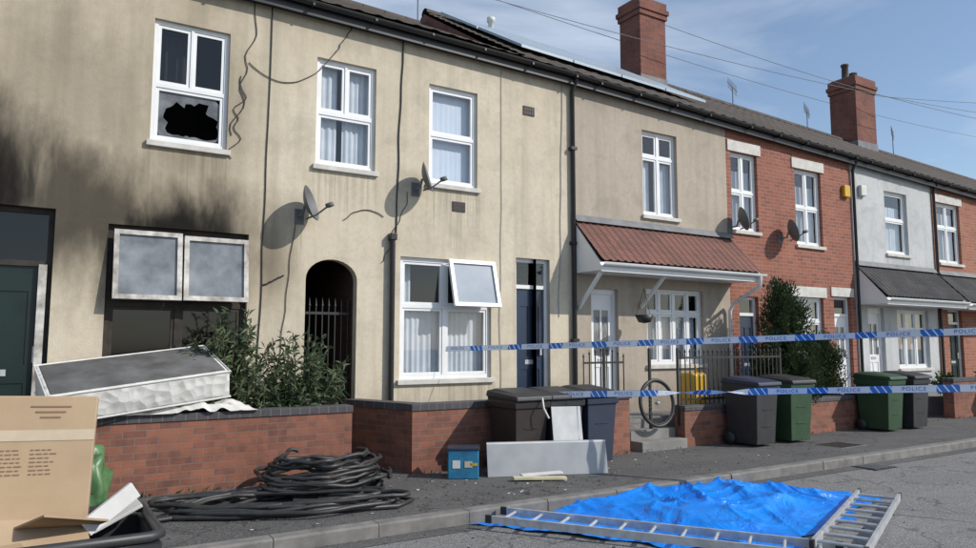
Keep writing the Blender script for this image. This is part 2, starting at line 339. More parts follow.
# ---------------------------------------------------------------- ground
ez=lambda x: 6.15-0.034*max(0,x-4.8)
g=box('ground',-200,260,-200,260,-.6,-.15,'earth')
mk('road',[(-60,-4.2,-.12),(120,-4.2,-.12),(120,5.99,-.12),(-60,5.99,-.12)],[(0,1,2,3)],'asph')
box('pavement',-40,90,6.11,9.3,-.3,0,'pave')
k=grp('kerb')
x=-12.0;i=0
vs=[];fs=[]
while x<60:
    L=.914; j=len(vs); o=random.uniform(-.006,.006)
    for (xx) in (x+.004,x+L-.004):
        vs+= [(xx,5.985+o,-.2),(xx,5.985+o,-.015),(xx,6.0+o,.003),(xx,6.12,.004),(xx,6.12,-.2)]
    fs+=[(j,j+5,j+6,j+1),(j+1,j+6,j+7,j+2),(j+2,j+7,j+8,j+3),(j,j+1,j+2,j+3,j+4),(j+9,j+8,j+7,j+6,j+5)]; x+=L
mk('kerb_stones',vs,fs,'kerb',k)
mk('gutter_channel',[(-40,5.78,-.116),(90,5.78,-.116),(90,5.985,-.114),(-40,5.985,-.114)],[(0,1,2,3)],'pave',k)
box('pavement',-40,90,-7.5,-4.3,-.3,0,'pave')
dr=grp('drain_cover'); 
box('cover_frame',9.6,10.1,5.6,5.95,-.13,-.108,'iron',dr)
for i in range(7): box('cover_bar',9.64+i*.065,9.67+i*.065,5.63,5.92,-.108,-.1,'lead',dr)
mh=grp('manhole_cover'); box('cover_plate',10.4,11.0,6.6,7.05,-.02,.006,'iron',mh); box('cover_rim',10.36,11.04,6.56,7.09,-.02,.003,'kerb',mh)
dv=[];df=[]
for i in range(420):
    u=random.random()
    if u<.5: x,y=random.gauss(2.6,1.5),random.uniform(6.2,8.2)
    elif u<.8: x,y=random.uniform(3,11),random.uniform(6.2,7.8)
    else: x,y=random.uniform(2,11),random.choice([random.uniform(5.8,5.97),random.uniform(3.5,5.9)])
    z=0.002 if y>6.1 else -.118; s=random.uniform(.006,.028)*(1.6 if random.random()<.08 else 1); j=len(dv)
    for k_ in range(4):
        a=k_*1.57+random.uniform(-.5,.5); dv.append((x+s*math.cos(a),y+s*random.uniform(.4,1)*math.sin(a),z))
    dv.append((x,y,z+s*.6)); df+=[(j,j+1,j+4),(j+1,j+2,j+4),(j+2,j+3,j+4),(j+3,j,j+4)]
mk('debris',dv,df,'char')
dv=[];df=[]
for i in range(70):
    x,y=random.uniform(1.5,9),random.uniform(6.2,7.9); s=random.uniform(.008,.03); a=random.random()*3; j=len(dv)
    for k_ in range(4): dv.append((x+s*math.cos(a+k_*1.57),y+s*.6*math.sin(a+k_*1.57),.004+random.random()*.008))
    df.append((j,j+1,j+2,j+3))
mk('litter',dv,df,'wht')
# ---------------------------------------------------------------- houses
def house(name,x0,x1,mat,holes,plinth=True,y=FY):
    h=grp(name)
    plate('front_wall',x0,x1,0,ez(x0),y,holes,mat,h,.14,zt=lambda x:ez(x)+.02)
    box('back_wall',x0,x1,17.3,17.5,0,ez(x1)-.1,'brick',h)
    for nm,ya,yb,za,zb,mm in (('fascia',y-.14,y-.11,-.16,.02,'gutter'),('soffit',y-.11,y-.001,-.13,-.10,'gutter')):
        vs=[(x,yy,ez(x)+zz) for x in(x0,x1) for yy in (ya,yb) for zz in(za,zb)]
        mk(nm,vs,[(0,1,3,2),(4,6,7,5),(0,4,5,1),(2,3,7,6),(1,5,7,3),(0,2,6,4)],mm,h)
    n=8; vs=[];fs=[]
    for x in (x0,x1):
        for i in range(n+1):
            a=math.pi*i/n; vs.append((x,y-.195+.055*math.cos(a+math.pi),ez(x)+.005-.06*math.sin(a)))
    for i in range(n): fs.append((i,i+1,n+2+i,n+1+i))
    mk('gutter',vs,fs,'gutter',h,True)
    xx=x0+.5
    while xx<x1: box('gutter_bracket',xx,xx+.03,y-.256,y-.13,ez(xx)-.075,ez(xx)-.04,'gutter',h); xx+=.9
    return h
def roof(par,x0,x1,dr=2.6,step=False):
    zr=lambda x: ez(x)+dr
    tiles('roof_front',x0,x1,FY-.2,lambda x:ez(x)+.015,13.4,zr,.27,.30,.016,'roof',par,nx=6,th=.022)
    mk('roof_back',[(x0,13.4,zr(x0)),(x1,13.4,zr(x1)),(x1,17.6,ez(x1)),(x0,17.6,ez(x0))],[(0,1,2,3)],'roof',par)
    n=int((x1-x0)/.45)
    vs=[];fs=[]
    for i in range(n):
        a=x0+(x1-x0)*i/n+.006; b=x0+(x1-x0)*(i+1)/n-.006; j=len(vs)
        for xx in(a,b):
            for k in range(7):
                t_=math.pi*k/6; vs.append((xx,13.4-.13*math.cos(t_),zr(xx)-.04+.12*math.sin(t_)))
        for k in range(6): fs.append((j+k,j+k+1,j+8+k,j+7+k))
    mk('ridge_tiles',vs,fs,'roof',par,False)
    for xx in (x0,x1): mk('gable',[(xx,FY,0),(xx,17.4,0),(xx,17.4,ez(xx)-.05),(xx,13.4,zr(xx)-.05),(xx,FY,ez(xx)-.0)],[(0,1,2,3,4)],'brickc',par)
# --- left cream house
DL=(-.95,.13,.38,3.07); W1=(1.05,1.94,4.0,5.53); G1=(.66,2.25,1.28,2.95)
h=house('rendered_terraced_house',-3.2,2.43,'cream_soot',[DL,W1,G1,(-2.3,-1.4,4.0,5.5)]); roof(h,-3.2,2.43,2.28)
window(h,-2.3,-1.4,4.0,5.5,grid_panes(-2.3,-1.4,4.0,5.5,(),(.55,)))
door(h,*DL[:4],2.45,FY,'green_door',fm='wood',fg='glassd')
box('door_trim',.0,.08,FY+.05,FY+.078,.42,2.44,'pvcd',h)
x0,x1,z0,z1=W1
w=window(h,x0,x1,z0,z1,[(x0+.05,(x0+x1)/2-.015,4.74,z1-.05),((x0+x1)/2+.015,x1-.05,4.74,z1-.05),(x0+.05,x1-.05,z0+.05,4.69)],cur=None,sm='sill',noglass=(2,),gl='glassd',setb=.05)
curtain('torn_curtain',x0+.1,x0+.42,4.8,5.45,FY+.3,'net',w,amp=.03)
a0,a1,c0,c1=x0+.088,x1-.088,z0+.088,4.652
cx,cz=(a0+a1)/2+.03,(c0+c1)/2-.05; vs=[];fs=[];N=34
for i in range(N):
    a=2*math.pi*i/N+random.uniform(-.06,.06); dx,dz=math.cos(a),math.sin(a)
    tx=((a1 if dx>0 else a0)-cx)/dx if abs(dx)>1e-6 else 9; tz=((c1 if dz>0 else c0)-cz)/dz if abs(dz)>1e-6 else 9; T=min(tx,tz)
    f=.86+.22*noise.noise(Vector((dx*1.6,dz*1.6,4)))+random.uniform(-.12,.10)
    if dz>.5: f-=.18
    vs+=[(cx+dx*T,FY+.088,cz+dz*T),(cx+dx*T*min(.97,f),FY+.088,cz+dz*T*min(.97,f))]
for i in range(N): j=(i+1)%N; fs.append((2*i,2*j,2*j+1,2*i+1))
mk('broken_glass',vs,fs,'shard',w)
x0,x1,z0,z1=G1
w=window(h,x0,x1,z0,z1,[(x0+.06,1.42,z0+.06,2.0),(1.48,x1-.06,z0+.06,2.0),(x0+.06,1.42,2.06,z1-.06),(1.48,x1-.06,2.06,z1-.06)],pv='wood',gl='glassd',cur=None,sm='pvcd')
curtain('burnt_curtain',1.5,2.1,1.3,2.2,FY+.35,'mtop',w)
casement('open_casement',.72,1.455,2.06,2.88,FY-.02,math.radians(8),h,pv='pvcd')
casement('open_casement',1.48,2.235,2.07,2.86,FY-.02,math.radians(6),h,pv='pvcd')
# --- middle cream house
W2=(3.09,3.96,3.98,5.48); W3=(4.81,5.65,3.93,5.44); G2=(4.37,5.9,1.06,2.81); DB=(6.36,7.02,.42,2.92); AL=(3.0,3.72,0,2.72)
h=house('rendered_terraced_house',2.43,7.47,'cream',[W2,W3,G2,DB,AL]); roof(h,2.43,6.75,2.28)
x0,x1,z0,z1=W2; xm=(x0+x1)/2; zm=z0+(z1-z0)*.5
window(h,*W2,[(x0+.05,xm-.015,zm+.03,z1-.05),(xm+.015,x1-.05,zm+.03,z1-.05),(x0+.05,x1-.05,z0+.05,zm-.03)],setb=.05,split=[(0,.40),(.5,1)])
x0,x1,z0,z1=W3; window(h,*W3,grid_panes(x0,x1,z0,z1,(),(.5,)),cur='sky_blind',amp=.002,setb=.05)  # pale blue sheet stands in for sky reflected in this window
x0,x1,z0,z1=G2
w=window(h,*G2,[(x0+.06,5.08,z0+.06,2.08),(5.14,x1-.06,z0+.06,2.08),(x0+.06,5.08,2.13,z1-.06),(5.14,x1-.06,2.13,z1-.06)],cur='net',curz=.62,setb=.05)
curtain('side_curtain',x0+.05,x0+.3,z0+.6,z1-.05,FY+.3,'net',w)
casement('open_casement',5.13,5.93,2.08,2.80,FY-.02,math.radians(15),h,gl='clear')
door(h,*DB,2.47,FY,'blue_door')
vs=[];fs=[]; xa,xb,zt,zs=AL[0],AL[1],2.72,2.42; n=14; xm=(xa+xb)/2
for i in range(n+1):
    a=math.pi*i/n; xx=xm-(xb-xa)/2*math.cos(a); zz=zs+(zt-.02-zs)*math.sin(a)
    vs+=[(xx,FY+.001,zz),(xx,FY+.001,zt+.001),(xx,FY+.14,zz)]
for i in range(n): fs+=[(3*i,3*i+3,3*i+4,3*i+1),(3*i,3*i+2,3*i+5,3*i+3)]
mk('arch_head',vs,fs,'cream',h)
mk('passage',[(3.0,FY+.14,0),(3.0,13,0),(3.0,13,2.8),(3.0,FY+.14,2.8),(3.72,FY+.14,0),(3.72,13,0),(3.72,13,2.8),(3.72,FY+.14,2.8)],[(0,1,2,3),(5,4,7,6),(1,5,6,2),(3,2,6,7),(0,4,5,1)],'brickd',h)
gt=grp('iron_gate'); gy=9.56
for i in range(8):
    xx=3.04+i*.09; bar('bar',(xx,gy,.1),(xx,gy,2.08),.014,.014,'iron',gt); lathe('spike',[(.02,0),(.012,.03),(0,.12)],'iron',gt,(xx,gy,2.08),n=6)
for zz in(.2,1.1,1.98): bar('rail',(3.01,gy,zz),(3.71,gy,zz),.02,.035,'iron',gt)
for (a,c) in ((6.62,5.33),(5.32,3.62),(5.0,.62)):
    box('air_brick',a-.11,a+.11,FY-.012,FY+.01,c-.075,c+.075,'pot',h)
    for i in range(4):
        for j in range(2): box('vent_slot',a-.09+i*.048,a-.06+i*.048,FY-.016,FY-.012,c-.055+j*.06,c-.015+j*.06,'black',h)
# --- beige house with red porch
WC=(9.12,10.0,3.87,5.43); DC=(7.88,8.48,.45,2.5); GC=(9.15,10.6,1.2,2.55)
h=house('rendered_terraced_house',7.47,11.36,'beige',[WC,DC,GC]); roof(h,6.75,11.36)
x0,x1,z0,z1=WC; window(h,*WC,grid_panes(x0,x1,z0,z1,(.5,),(.7,)),curz=.5,split=[(0,.4),(.62,1)])
door(h,*DC,2.44,FY,'pvc',glz=True)
x0,x1,z0,z1=GC; window(h,*GC,grid_panes(x0,x1,z0,z1,(.25,.5,.75),(.68,)),curz=.4)
def porch(par,x0,x1,ya,za,yf,zf,tm,rib=.16):
    tiles('porch_tiles',x0,x1,yf-.06,lambda x:zf+.04,ya,lambda x:za,.17,rib,.022,tm,par,nx=8,th=.014)
    mk('porch_soffit',[(x0,yf,zf-.1),(x1,yf,zf-.1),(x1,ya,zf-.1),(x0,ya,zf-.1)],[(0,1,2,3)],'pvc',par)
    box('porch_fascia',x0,x1,yf-.02,yf,zf-.12,zf+.03,'pvc',par)
    for xx in(x0,x1-.02):
        vs=[(xx+d,y,z) for d in(0,.02) for (y,z) in((yf,zf-.1),(ya,zf-.1),(ya,za-.02),(yf,zf+.02))]
        mk('porch_cheek',vs,[(0,1,2,3),(7,6,5,4),(0,3,7,4),(3,2,6,7)],'pvc',par)
    mk('flashing',[(x0,ya-.01,za+.10),(x1,ya-.01,za+.10),(x1,ya-.10,za-.02),(x0,ya-.10,za-.02)],[(0,1,2,3)],'lead',par)
    n=6; vs=[];fs=[]
    for x in(x0-.03,x1+.03):
        for i in range(n+1):
            a=math.pi*i/n; vs.append((x,yf-.075+.05*math.cos(a+math.pi),zf+.02-.06*math.sin(a)))
    for i in range(n): fs.append((i,i+1,n+2+i,n+1+i))
    mk('porch_gutter',vs,fs,'pvc',par,True)
p=grp('porch_roof'); porch(p,7.52,11.42,FY,3.62,8.68,2.83,'rtile')
bar('bracket',(7.6,8.75,2.72),(7.6,9.33,2.15),.05,.05,'pvc',p); bar('bracket',(9.0,8.75,2.72),(9.0,9.33,2.2),.05,.05,'pvc',p)
curve('downspout',[(11.3,8.6,2.8),(11.3,8.62,2.62),(11.28,9.2,2.35),(11.26,9.28,2.2),(11.26,9.28,.4)],.035,'pvc',p)
# --- brick house
WD1=(11.5,12.3,3.8,5.38); WD2=(13.52,14.44,3.66,5.3); GD=(12.72,14.35,1.1,2.55); DD=(14.72,15.36,.5,2.6); DX=(11.62,12.2,.45,2.5)
h=house('brick_terraced_house',11.36,15.55,'brick',[WD1,WD2,GD,DD,DX]); roof(h,11.36,15.55)
for W in(WD1,WD2):
    x0,x1,z0,z1=W; window(h,*W,grid_panes(x0,x1,z0,z1,(.5,),(.5,)),sm='sill',curz=.3)
    box('lintel',x0-.1,x1+.1,FY-.025,FY+.1,z1+.002,z1+.22,'sill',h,.004)
x0,x1,z0,z1=GD; window(h,*GD,grid_panes(x0,x1,z0,z1,(.33,.66),(.65,))); box('lintel',x0-.1,x1+.1,FY-.025,FY+.1,z1+.002,z1+.22,'sill',h,.004)
door(h,*DD,2.2,FY,'pvc',glz=True); box('lintel',DD[0]-.1,DD[1]+.1,FY-.025,FY+.1,DD[3]+.002,DD[3]+.2,'sill',h,.004)
door(h,*DX,2.15,FY,'blue_door')
# --- pale grey house
WE=(16.92,17.9,3.7,5.2); GE=(17.2,18.6,1.0,2.38); DE=(16.0,16.66,.5,2.4)
h=house('rendered_terraced_house',15.55,19.05,'grey',[WE,GE,DE]); roof(h,15.55,19.05)
x0,x1,z0,z1=WE; window(h,*WE,grid_panes(x0,x1,z0,z1,(),(.55,)),curz=.3); x0,x1,z0,z1=GE; window(h,*GE,grid_panes(x0,x1,z0,z1,(.33,.66),(.65,)))
door(h,*DE,2.3,FY,'pvc',glz=True)
p=grp('porch_roof'); porch(p,15.6,19.0,FY,3.35,8.68,2.55,'dtile')
# --- further houses
x=19.05; mats=['brick2','beige','brick','cream','brick','grey','brick2']
for i in range(7):
    W=4.4; a=x; b=x+W; dz=ez(x)-5.64
    ws=[(a+.25,a+1.4,3.6+dz,5.15+dz),(a+2.6,a+3.6,3.6+dz,5.15+dz),(a+2.2,a+3.8,1.0,2.4),(a+.5,a+1.2,.4,2.45)]
    h=house('brick_terraced_house' if mats[i].startswith('brick') else 'rendered_terraced_house',a,b,mats[i],ws); roof(h,a,b)
    for W_ in ws[:3]:
        x0,x1,z0,z1=W_; window(h,*W_,grid_panes(x0,x1,z0,z1,(.5,),(.6,)),curz=.2)
        if mats[i].startswith('brick'): box('lintel',x0-.1,x1+.1,FY-.025,FY+.1,z1+.002,z1+.2,'sill',h)
    door(h,*ws[3],2.1,FY,'green_door')
    if i in(0,3): 
        p=grp('porch_roof'); porch(p,a+.1,b-.1,FY,3.3+dz,8.68,2.5+dz,'dtile')
    x=b
# downpipes and cables on fronts
dp=grp('drainpipe')
curve('pipe',[(7.49,FY-.17,6.0),(7.49,FY-.05,5.8),(7.49,FY-.05,.35)],.036,'gutter',dp)
for zz in (1.6,3.2,4.8): box('pipe_clip',7.43,7.55,FY-.095,FY-.001,zz,zz+.05,'gutter',dp)
dp=grp('drainpipe'); curve('pipe',[(4.22,FY-.06,3.1),(4.22,FY-.06,.3)],.04,'gutter',dp); box('pipe_socket',4.17,4.27,FY-.11,FY-.005,3.02,3.12,'gutter',dp,.01)
dp=grp('drainpipe'); curve('pipe',[(15.6,FY-.15,5.7),(15.6,FY-.05,5.5),(15.6,FY-.05,.35)],.035,'gutter',dp)
dp=grp('drainpipe'); curve('pipe',[(19.1,FY-.15,5.6),(19.1,FY-.05,5.4),(19.1,FY-.05,.35)],.035,'gutter',dp)
cb=grp('wall_cables'); yy=FY-.012
def wig(p0,p1,n=24,s=.015,sag=0):
    out=[]
    for i in range(n+1):
        t_=i/n; out.append((p0[0]+(p1[0]-p0[0])*t_+noise.noise(Vector((t_*6,p0[0],0)))*s*1.5,yy,p0[1]+(p1[1]-p0[1])*t_-sag*4*t_*(1-t_)))
    return out
curve('cable',wig((2.46,6.05),(2.40,1.1)),.008,'black',cb)
curve('cable',wig((2.25,6.05),(2.0,4.2),s=.1),.006,'black',cb)
curve('cable',wig((2.1,5.0),(2.0,3.9),s=.12),.006,'black',cb)
curve('cable',wig((2.18,5.2),(3.35,5.6),sag=.35),.006,'black',cb)
curve('cable',wig((3.35,5.6),(3.6,6.05),s=.02),.006,'black',cb)
curve('cable',wig((4.38,6.05),(4.28,3.1)),.011,'black',cb)
curve('cable',wig((2.85,3.3),(2.62,.9),s=.03),.005,'black',cb)
curve('cable',wig((4.5,3.75),(4.05,2.7),s=.05,sag=.1),.005,'black',cb)
curve('cable',wig((4.1,3.35),(3.5,3.25),s=.02,sag=-.12),.006,'black',cb)
curve('cable',wig((6.1,6.0),(6.05,.6),s=.02),.005,'gry',cb)
curve('cable',wig((7.3,6.0),(7.2,2.0),s=.02),.006,'gry',cb)
curve('cable',wig((2.7,2.45),(2.43,2.3),s=.02),.01,'gutter',cb)
al=grp('alarm_box'); box('case',15.2,15.42,FY-.09,FY-.001,4.85,5.12,'yel',al,.02)
al=grp('alarm_box'); box('case',15.85,16.07,FY-.09,FY-.001,4.95,5.2,'wht',al,.02)
def dish(x,z,r=.25,out=.24,mat='dish',aim=(.80,-.55,.30)):
    d=grp('satellite_dish'); c=Vector((x,FY-out,z)); a=Vector(aim).normalized(); q=a.to_track_quat('Z','Y'); R=q.to_euler()
    prof=[(r*k/8,.35*r*(k/8)**2) for k in range(0,9)]; lathe('reflector',prof,mat,d,c,R,n=28); lathe('reflector_back',[(p[0],p[1]-.008) for p in prof],mat,d,c,R,n=28)
    lathe('rim',[(r,.35*r-.008),(r+.006,.35*r)],mat,d,c,R,n=28)
    f=c+a*.42*r/.3+Vector((0,0,-.10)); curve('arm',[c-Vector((0,0,r*.8)),c-Vector((0,0,r*.75))+a*.15,f],.012,mat,d)
    lathe('receiver',[(0,-.05),(.03,-.05),(.035,0),(.03,.05),(0,.05)],mat,d,f,R,n=10)
    curve('mast',[(x-.02,FY-.01,z-.12),(x-.02,FY-out+.06,z-.12),(x,FY-out+.03,z)],.018,'lead',d); box('wall_plate',x-.07,x+.05,FY-.02,FY-.001,z-.22,z-.02,'lead',d)
dish(2.90,3.36,.235); dish(4.60,3.92,.22); dish(11.42,3.95,.23); dish(12.95,3.85,.23)
sp=grp('solar_panels')
def rp(x,t_,up): return (x,FY-.2+(13.4-FY+.2)*t_,ez(x)+.04+(2.56)*t_+up)
for i in range(4):
    for j in range(2):
        a=7.0+i*1.18; b=a+1.15; u0=.22+j*.36; u1=u0+.35
        vs=[rp(a,u0,.14),rp(b,u0,.14),rp(b,u1,.14),rp(a,u1,.14),rp(a,u0,.09),rp(b,u0,.09),rp(b,u1,.09),rp(a,u1,.09)]
        mk('panel',vs,[(0,1,2,3),(4,5,1,0),(5,6,2,1),(7,4,0,3)],'solar',sp)
        for s_ in (.25,.5,.75):
            q0=a+(b-a)*s_; mk('cell_line',[rp(q0,u0,.145),rp(q0+.02,u0,.145),rp(q0+.02,u1,.145),rp(q0,u1,.145)],[(0,1,2,3)],'lead',sp)
def chimney(x0,x1,y0,y1,zb,zt,pots):
    c=grp('brick_chimney'); box('stack',x0,x1,y0,y1,zb,zt-.45,'brickc',c)
    for i,(e,a,b) in enumerate(((.04,.45,.32),(.075,.318,.2),(.03,.198,.0))): box('corbel',x0-e,x1+e,y0-e,y1+e,zt-a,zt-b,'brickc',c)
    box('flaunching',x0+.05,x1-.05,y0+.05,y1-.05,zt,zt+.05,'conc',c)
    box('flashing',x0-.02,x1+.02,y0-.02,y1+.02,zb,zb+.7,'lead',c)
    for (u,v,hh) in pots: lathe('chimney_pot',[(.13,0),(.11,.05),(.10,hh-.08),(.125,hh-.06),(.125,hh),(.09,hh),(.09,hh-.1)],'pot',c,(x0+(x1-x0)*u,y0+(y1-y0)*v,zt+.04),n=16)
chimney(12.7,13.6,13.0,13.75,7.7,10.45,[(.3,.5,.22),(.7,.5,.18)])
chimney(22.1,23.2,12.95,13.85,7.4,10.25,[(.2,.5,.5),(.62,.5,.3)])
chimney(34,35.1,12.95,13.85,7.0,9.8,[(.2,.5,.4),(.62,.5,.3)])
v=grp('roof_vent'); lathe('vent_pipe',[(.06,0),(.06,.35),(.09,.36),(.09,.45),(0,.47)],'wht',v,(8.2,13.0,8.3),n=14)
def aerial(x,y,z,h):
    a=grp('tv_aerial'); curve('mast',[(x,y,z),(x,y,z+h)],.015,'lead',a); curve('boom',[(x-.45,y-.2,z+h),(x+.45,y+.2,z+h)],.01,'lead',a)
    for i in range(8):
        cx=x-.4+i*.11; cy=y-.18+i*.05; curve('element',[(cx,cy,z+h-.16),(cx,cy,z+h+.16)],.006,'lead',a)
aerial(6.6,13.4,8.3,1.4); aerial(16.8,13.5,8.2,.8); aerial(20.3,13.5,8.1,.8); aerial(25,13.4,7.9,1.0)
ow=grp('overhead_wires')
for p0,p1,sg in (((4.5,13.2,9.5),(40,16,11.5),.5),((4.5,13.2,9.3),(34,11.5,10.2),.5),((13.6,13.3,10.1),(34,11.5,9.8),.4),((23.1,13.3,9.9),(36,9,10.8),.25)):
    pts=[]
    for i in range(31):
        t_=i/30; pts.append((p0[0]+(p1[0]-p0[0])*t_,p0[1]+(p1[1]-p0[1])*t_,p0[2]+(p1[2]-p0[2])*t_-sg*4*t_*(1-t_)))
    curve('wire',pts,.008,'lead',ow)
# ---------------------------------------------------------------- garden walls
def gwall(x0,x1,y,h,name='garden_wall',th=.215,g=None):
    g=g or grp(name); box('brickwork',x0,x1,y,y+th,-.05,h-.085,'brickw',g); box('coping_course',x0-.01,x1+.01,y-.015,y+th+.015,h-.083,h,'coping',g,.008); return g
g1=gwall(.56,3.27,8.30,.83); box('return_brickwork',.56,.775,8.517,9.34,-.05,.745,'brickw',g1); box('return_coping',.55,.785,8.533,9.34,.747,.83,'coping',g1)
g2=gwall(3.93,6.84,8.02,.83)
def skew(name,x0,y0,x1,y1,th,z0,z1,mat,par):
    vs=[(x,y,z) for z in(z0,z1) for (x,y) in((x0,y0),(x0+th,y0),(x1+th,y1),(x1,y1))]
    mk(name,vs,[(3,2,1,0),(4,5,6,7),(0,1,5,4),(1,2,6,5),(2,3,7,6),(3,0,4,7)],mat,par)
skew('return_brickwork',3.935,8.24,3.55,9.34,.21,-.05,.743,'brickw',g2); skew('return_coping',3.92,8.252,3.53,9.34,.235,.746,.828,'coping',g2)
g3=grp('gate_pier'); box('brickwork',6.88,7.33,7.88,8.3,-.05,.78,'brickw',g3); box('cap',6.85,7.36,7.85,8.33,.782,.86,'coping',g3,.01)
g4=gwall(8.5,13.0,7.92,.62); gwall(13.0,15.4,7.92,.72); gwall(16.6,21.5,7.92,.84); gwall(22.6,40,7.92,.8)
yd=grp('front_yard'); box('yard_left',-3,3.27,8.52,FY-.001,-.05,.22,'conc',yd); box('yard_mid',4.15,7.4,8.24,FY-.001,-.05,.34,'conc',yd); box('yard_right',7.4,40,8.6,FY-.001,-.05,.40,'conc',yd); 
st=grp('entrance_steps'); 
for i in range(3): box('step',7.55,8.48,7.86+.24*i,8.6,-.02+.0*i,.14*(i+1)-.003*i,'conc',st,.01)
rl=grp('iron_railings')
def rail(x0,x1,y,z0,z1,arc=0,n=None):
    n=n or int((x1-x0)/.105)
    for i in range(n+1):
        x=x0+(x1-x0)*i/n; zt=z1+arc*math.sin(math.pi*i/n); bar('bar',(x,y,z0),(x,y,zt),.014,.014,'iron',rl)
        lathe('finial',[(.006,0),(.018,.02),(.012,.04),(0,.08)],'iron',rl,(x,y,zt),n=6)
    bar('rail',(x0,y,z0+.08),(x1,y,z0+.08),.018,.03,'iron',rl); bar('rail',(x0,y,z1-.07),(x1,y,z1-.07),.018,.03,'iron',rl)
rail(8.55,11.0,8.03,.62,1.42); rail(7.0,7.8,8.5,.36,1.35,.1)
for xx in (7.0,7.9,8.5,9.7,11.0): bar('post',(xx,8.04,.3),(xx,8.04,1.5),.035,.035,'iron',rl)
hb=grp('hanging_basket'); lathe('basket',[(0,-.14),(.1,-.12),(.16,0),(.15,0)],'black',hb,(8.7,8.95,2.05),n=14)
for a in range(3): curve('chain',[(8.7+.14*math.cos(a*2.1),8.95+.14*math.sin(a*2.1),2.05),(8.7,8.95,2.5)],.004,'iron',hb)
# ---------------------------------------------------------------- vegetation
def leafmesh(name,items,mat,par):
    vs=[];fs=[]
    for p,d,up,L,W in items:
        d=d.normalized(); s=d.cross(up); 
        if s.length<.01: s=Vector((1,0,0))
        s.normalize(); nrm=s.cross(d); j=len(vs); fold=nrm*W*.25
        vs+=[p,p+d*L*.45+s*W*.5+fold,p+d*L-Vector((0,0,L*.15)),p+d*L*.45-s*W*.5+fold]; fs+=[(j,j+1,j+2),(j,j+2,j+3)]
    return mk(name,vs,fs,mat,par)
def rv(s=1): return Vector((random.uniform(-1,1),random.uniform(-1,1),random.uniform(-1,1)))*s
def shrub(name,c,h,spread,stems,leaves,mat,L=.12,W=.028):
    g=grp(name); it=[]; c=Vector(c)
    for s in range(stems):
        a=random.uniform(0,6.283); sp=spread*math.sqrt(random.random()); hh=h*random.uniform(.5,1.0)*(1-.3*(sp/spread)**2)
        end=c+Vector((math.cos(a)*sp,math.sin(a)*sp*.55,hh)); mid=c+Vector((math.cos(a)*sp*.35,math.sin(a)*sp*.2,hh*.55)); pts=[]
        for i in range(9):
            t_=i/8; pts.append(c*(1-t_)**2+mid*2*t_*(1-t_)+end*t_*t_+rv(.012))
        curve('stem',pts,.006,'bark',g,smooth=False)
        for k in range(leaves):
            t_=random.uniform(.15,1)**.8; i=min(7,int(t_*8)); p=pts[i].lerp(pts[i+1],t_*8-i)+rv(.02)
            d=rv()+Vector((0,0,.25)); it.append((p,d,rv(),L*random.uniform(.6,1.25),W*random.uniform(.8,1.3)))
    leafmesh('leaves',it,mat,g); return g
shrub('garden_shrub',(1.95,8.80,.2),1.85,.55,62,60,'leafA',.13,.03)
shrub('garden_shrub',(2.78,8.75,.2),1.65,.58,64,60,'leafA',.13,.03)
shrub('garden_shrub',(2.35,8.65,.2),1.0,.45,24,50,'leafA',.10)
def conifer(name,c,h,r,n,mat='leafB'):
    g=grp(name); c=Vector(c); curve('trunk',[c,c+Vector((0,0,h*.8))],.04,'bark',g); it=[]
    cl=[]
    for _ in range(70):
        t_=random.random(); rr=r*(1-.75*t_**1.8)*(.7+.4*random.random()); a=random.uniform(0,6.283)
        cl.append((c+Vector((math.cos(a)*rr*.85,math.sin(a)*rr*.6,.12*h+t_*h*.85)),.09+.10*random.random()))
        q=c+Vector((0,0,.12*h+t_*h*.85)); curve('branch',[q-Vector((0,0,.15)),cl[-1][0]],.008,'bark',g)
    for i in range(n):
        p,s=random.choice(cl); v=rv(); v=v.normalized()*random.random()**.5
        it.append((p+Vector((v.x*s,v.y*s,v.z*s*1.7)),Vector((v.x*.7,v.y*.7,.8))+rv(.35),rv(),random.uniform(.05,.10),random.uniform(.015,.03)))
    for i in range(n//3):
        t_=random.random(); rr=r*(1-.75*t_**1.6)*.6*random.random(); a=random.uniform(0,6.283)
        it.append((c+Vector((math.cos(a)*rr,math.sin(a)*rr,.08*h+t_*h*.85)),rv()+Vector((0,0,.5)),rv(),.11,.05))
    leafmesh('foliage',it,mat,g); return g
conifer('conifer_shrub',(11.75,8.45,.3),2.3,.85,14000)
conifer('conifer_shrub',(12.95,8.55,.35),1.35,.60,7000)
for c,h_,s_ in (((17.2,8.4,.4),.65,.4),((19.2,8.4,.4),.7,.5),((20.6,8.4,.4),.55,.5),((14.3,8.45,.4),.6,.35)):
    shrub('garden_shrub',c,h_,s_,20,45,'leafC',.08,.04)
wd=[]; 
for i in range(260):
    x=random.choice([random.uniform(.6,3.2),random.uniform(4,9),random.uniform(9,20)]); y0=8.29 if x<3.3 else 7.9
    wd.append((Vector((x,y0-random.uniform(0,.05),0)),Vector((random.uniform(-1,1),random.uniform(-1,0),1.2)),rv(),random.uniform(.03,.09),.014))
leafmesh('weeds',wd,'leafC',None)
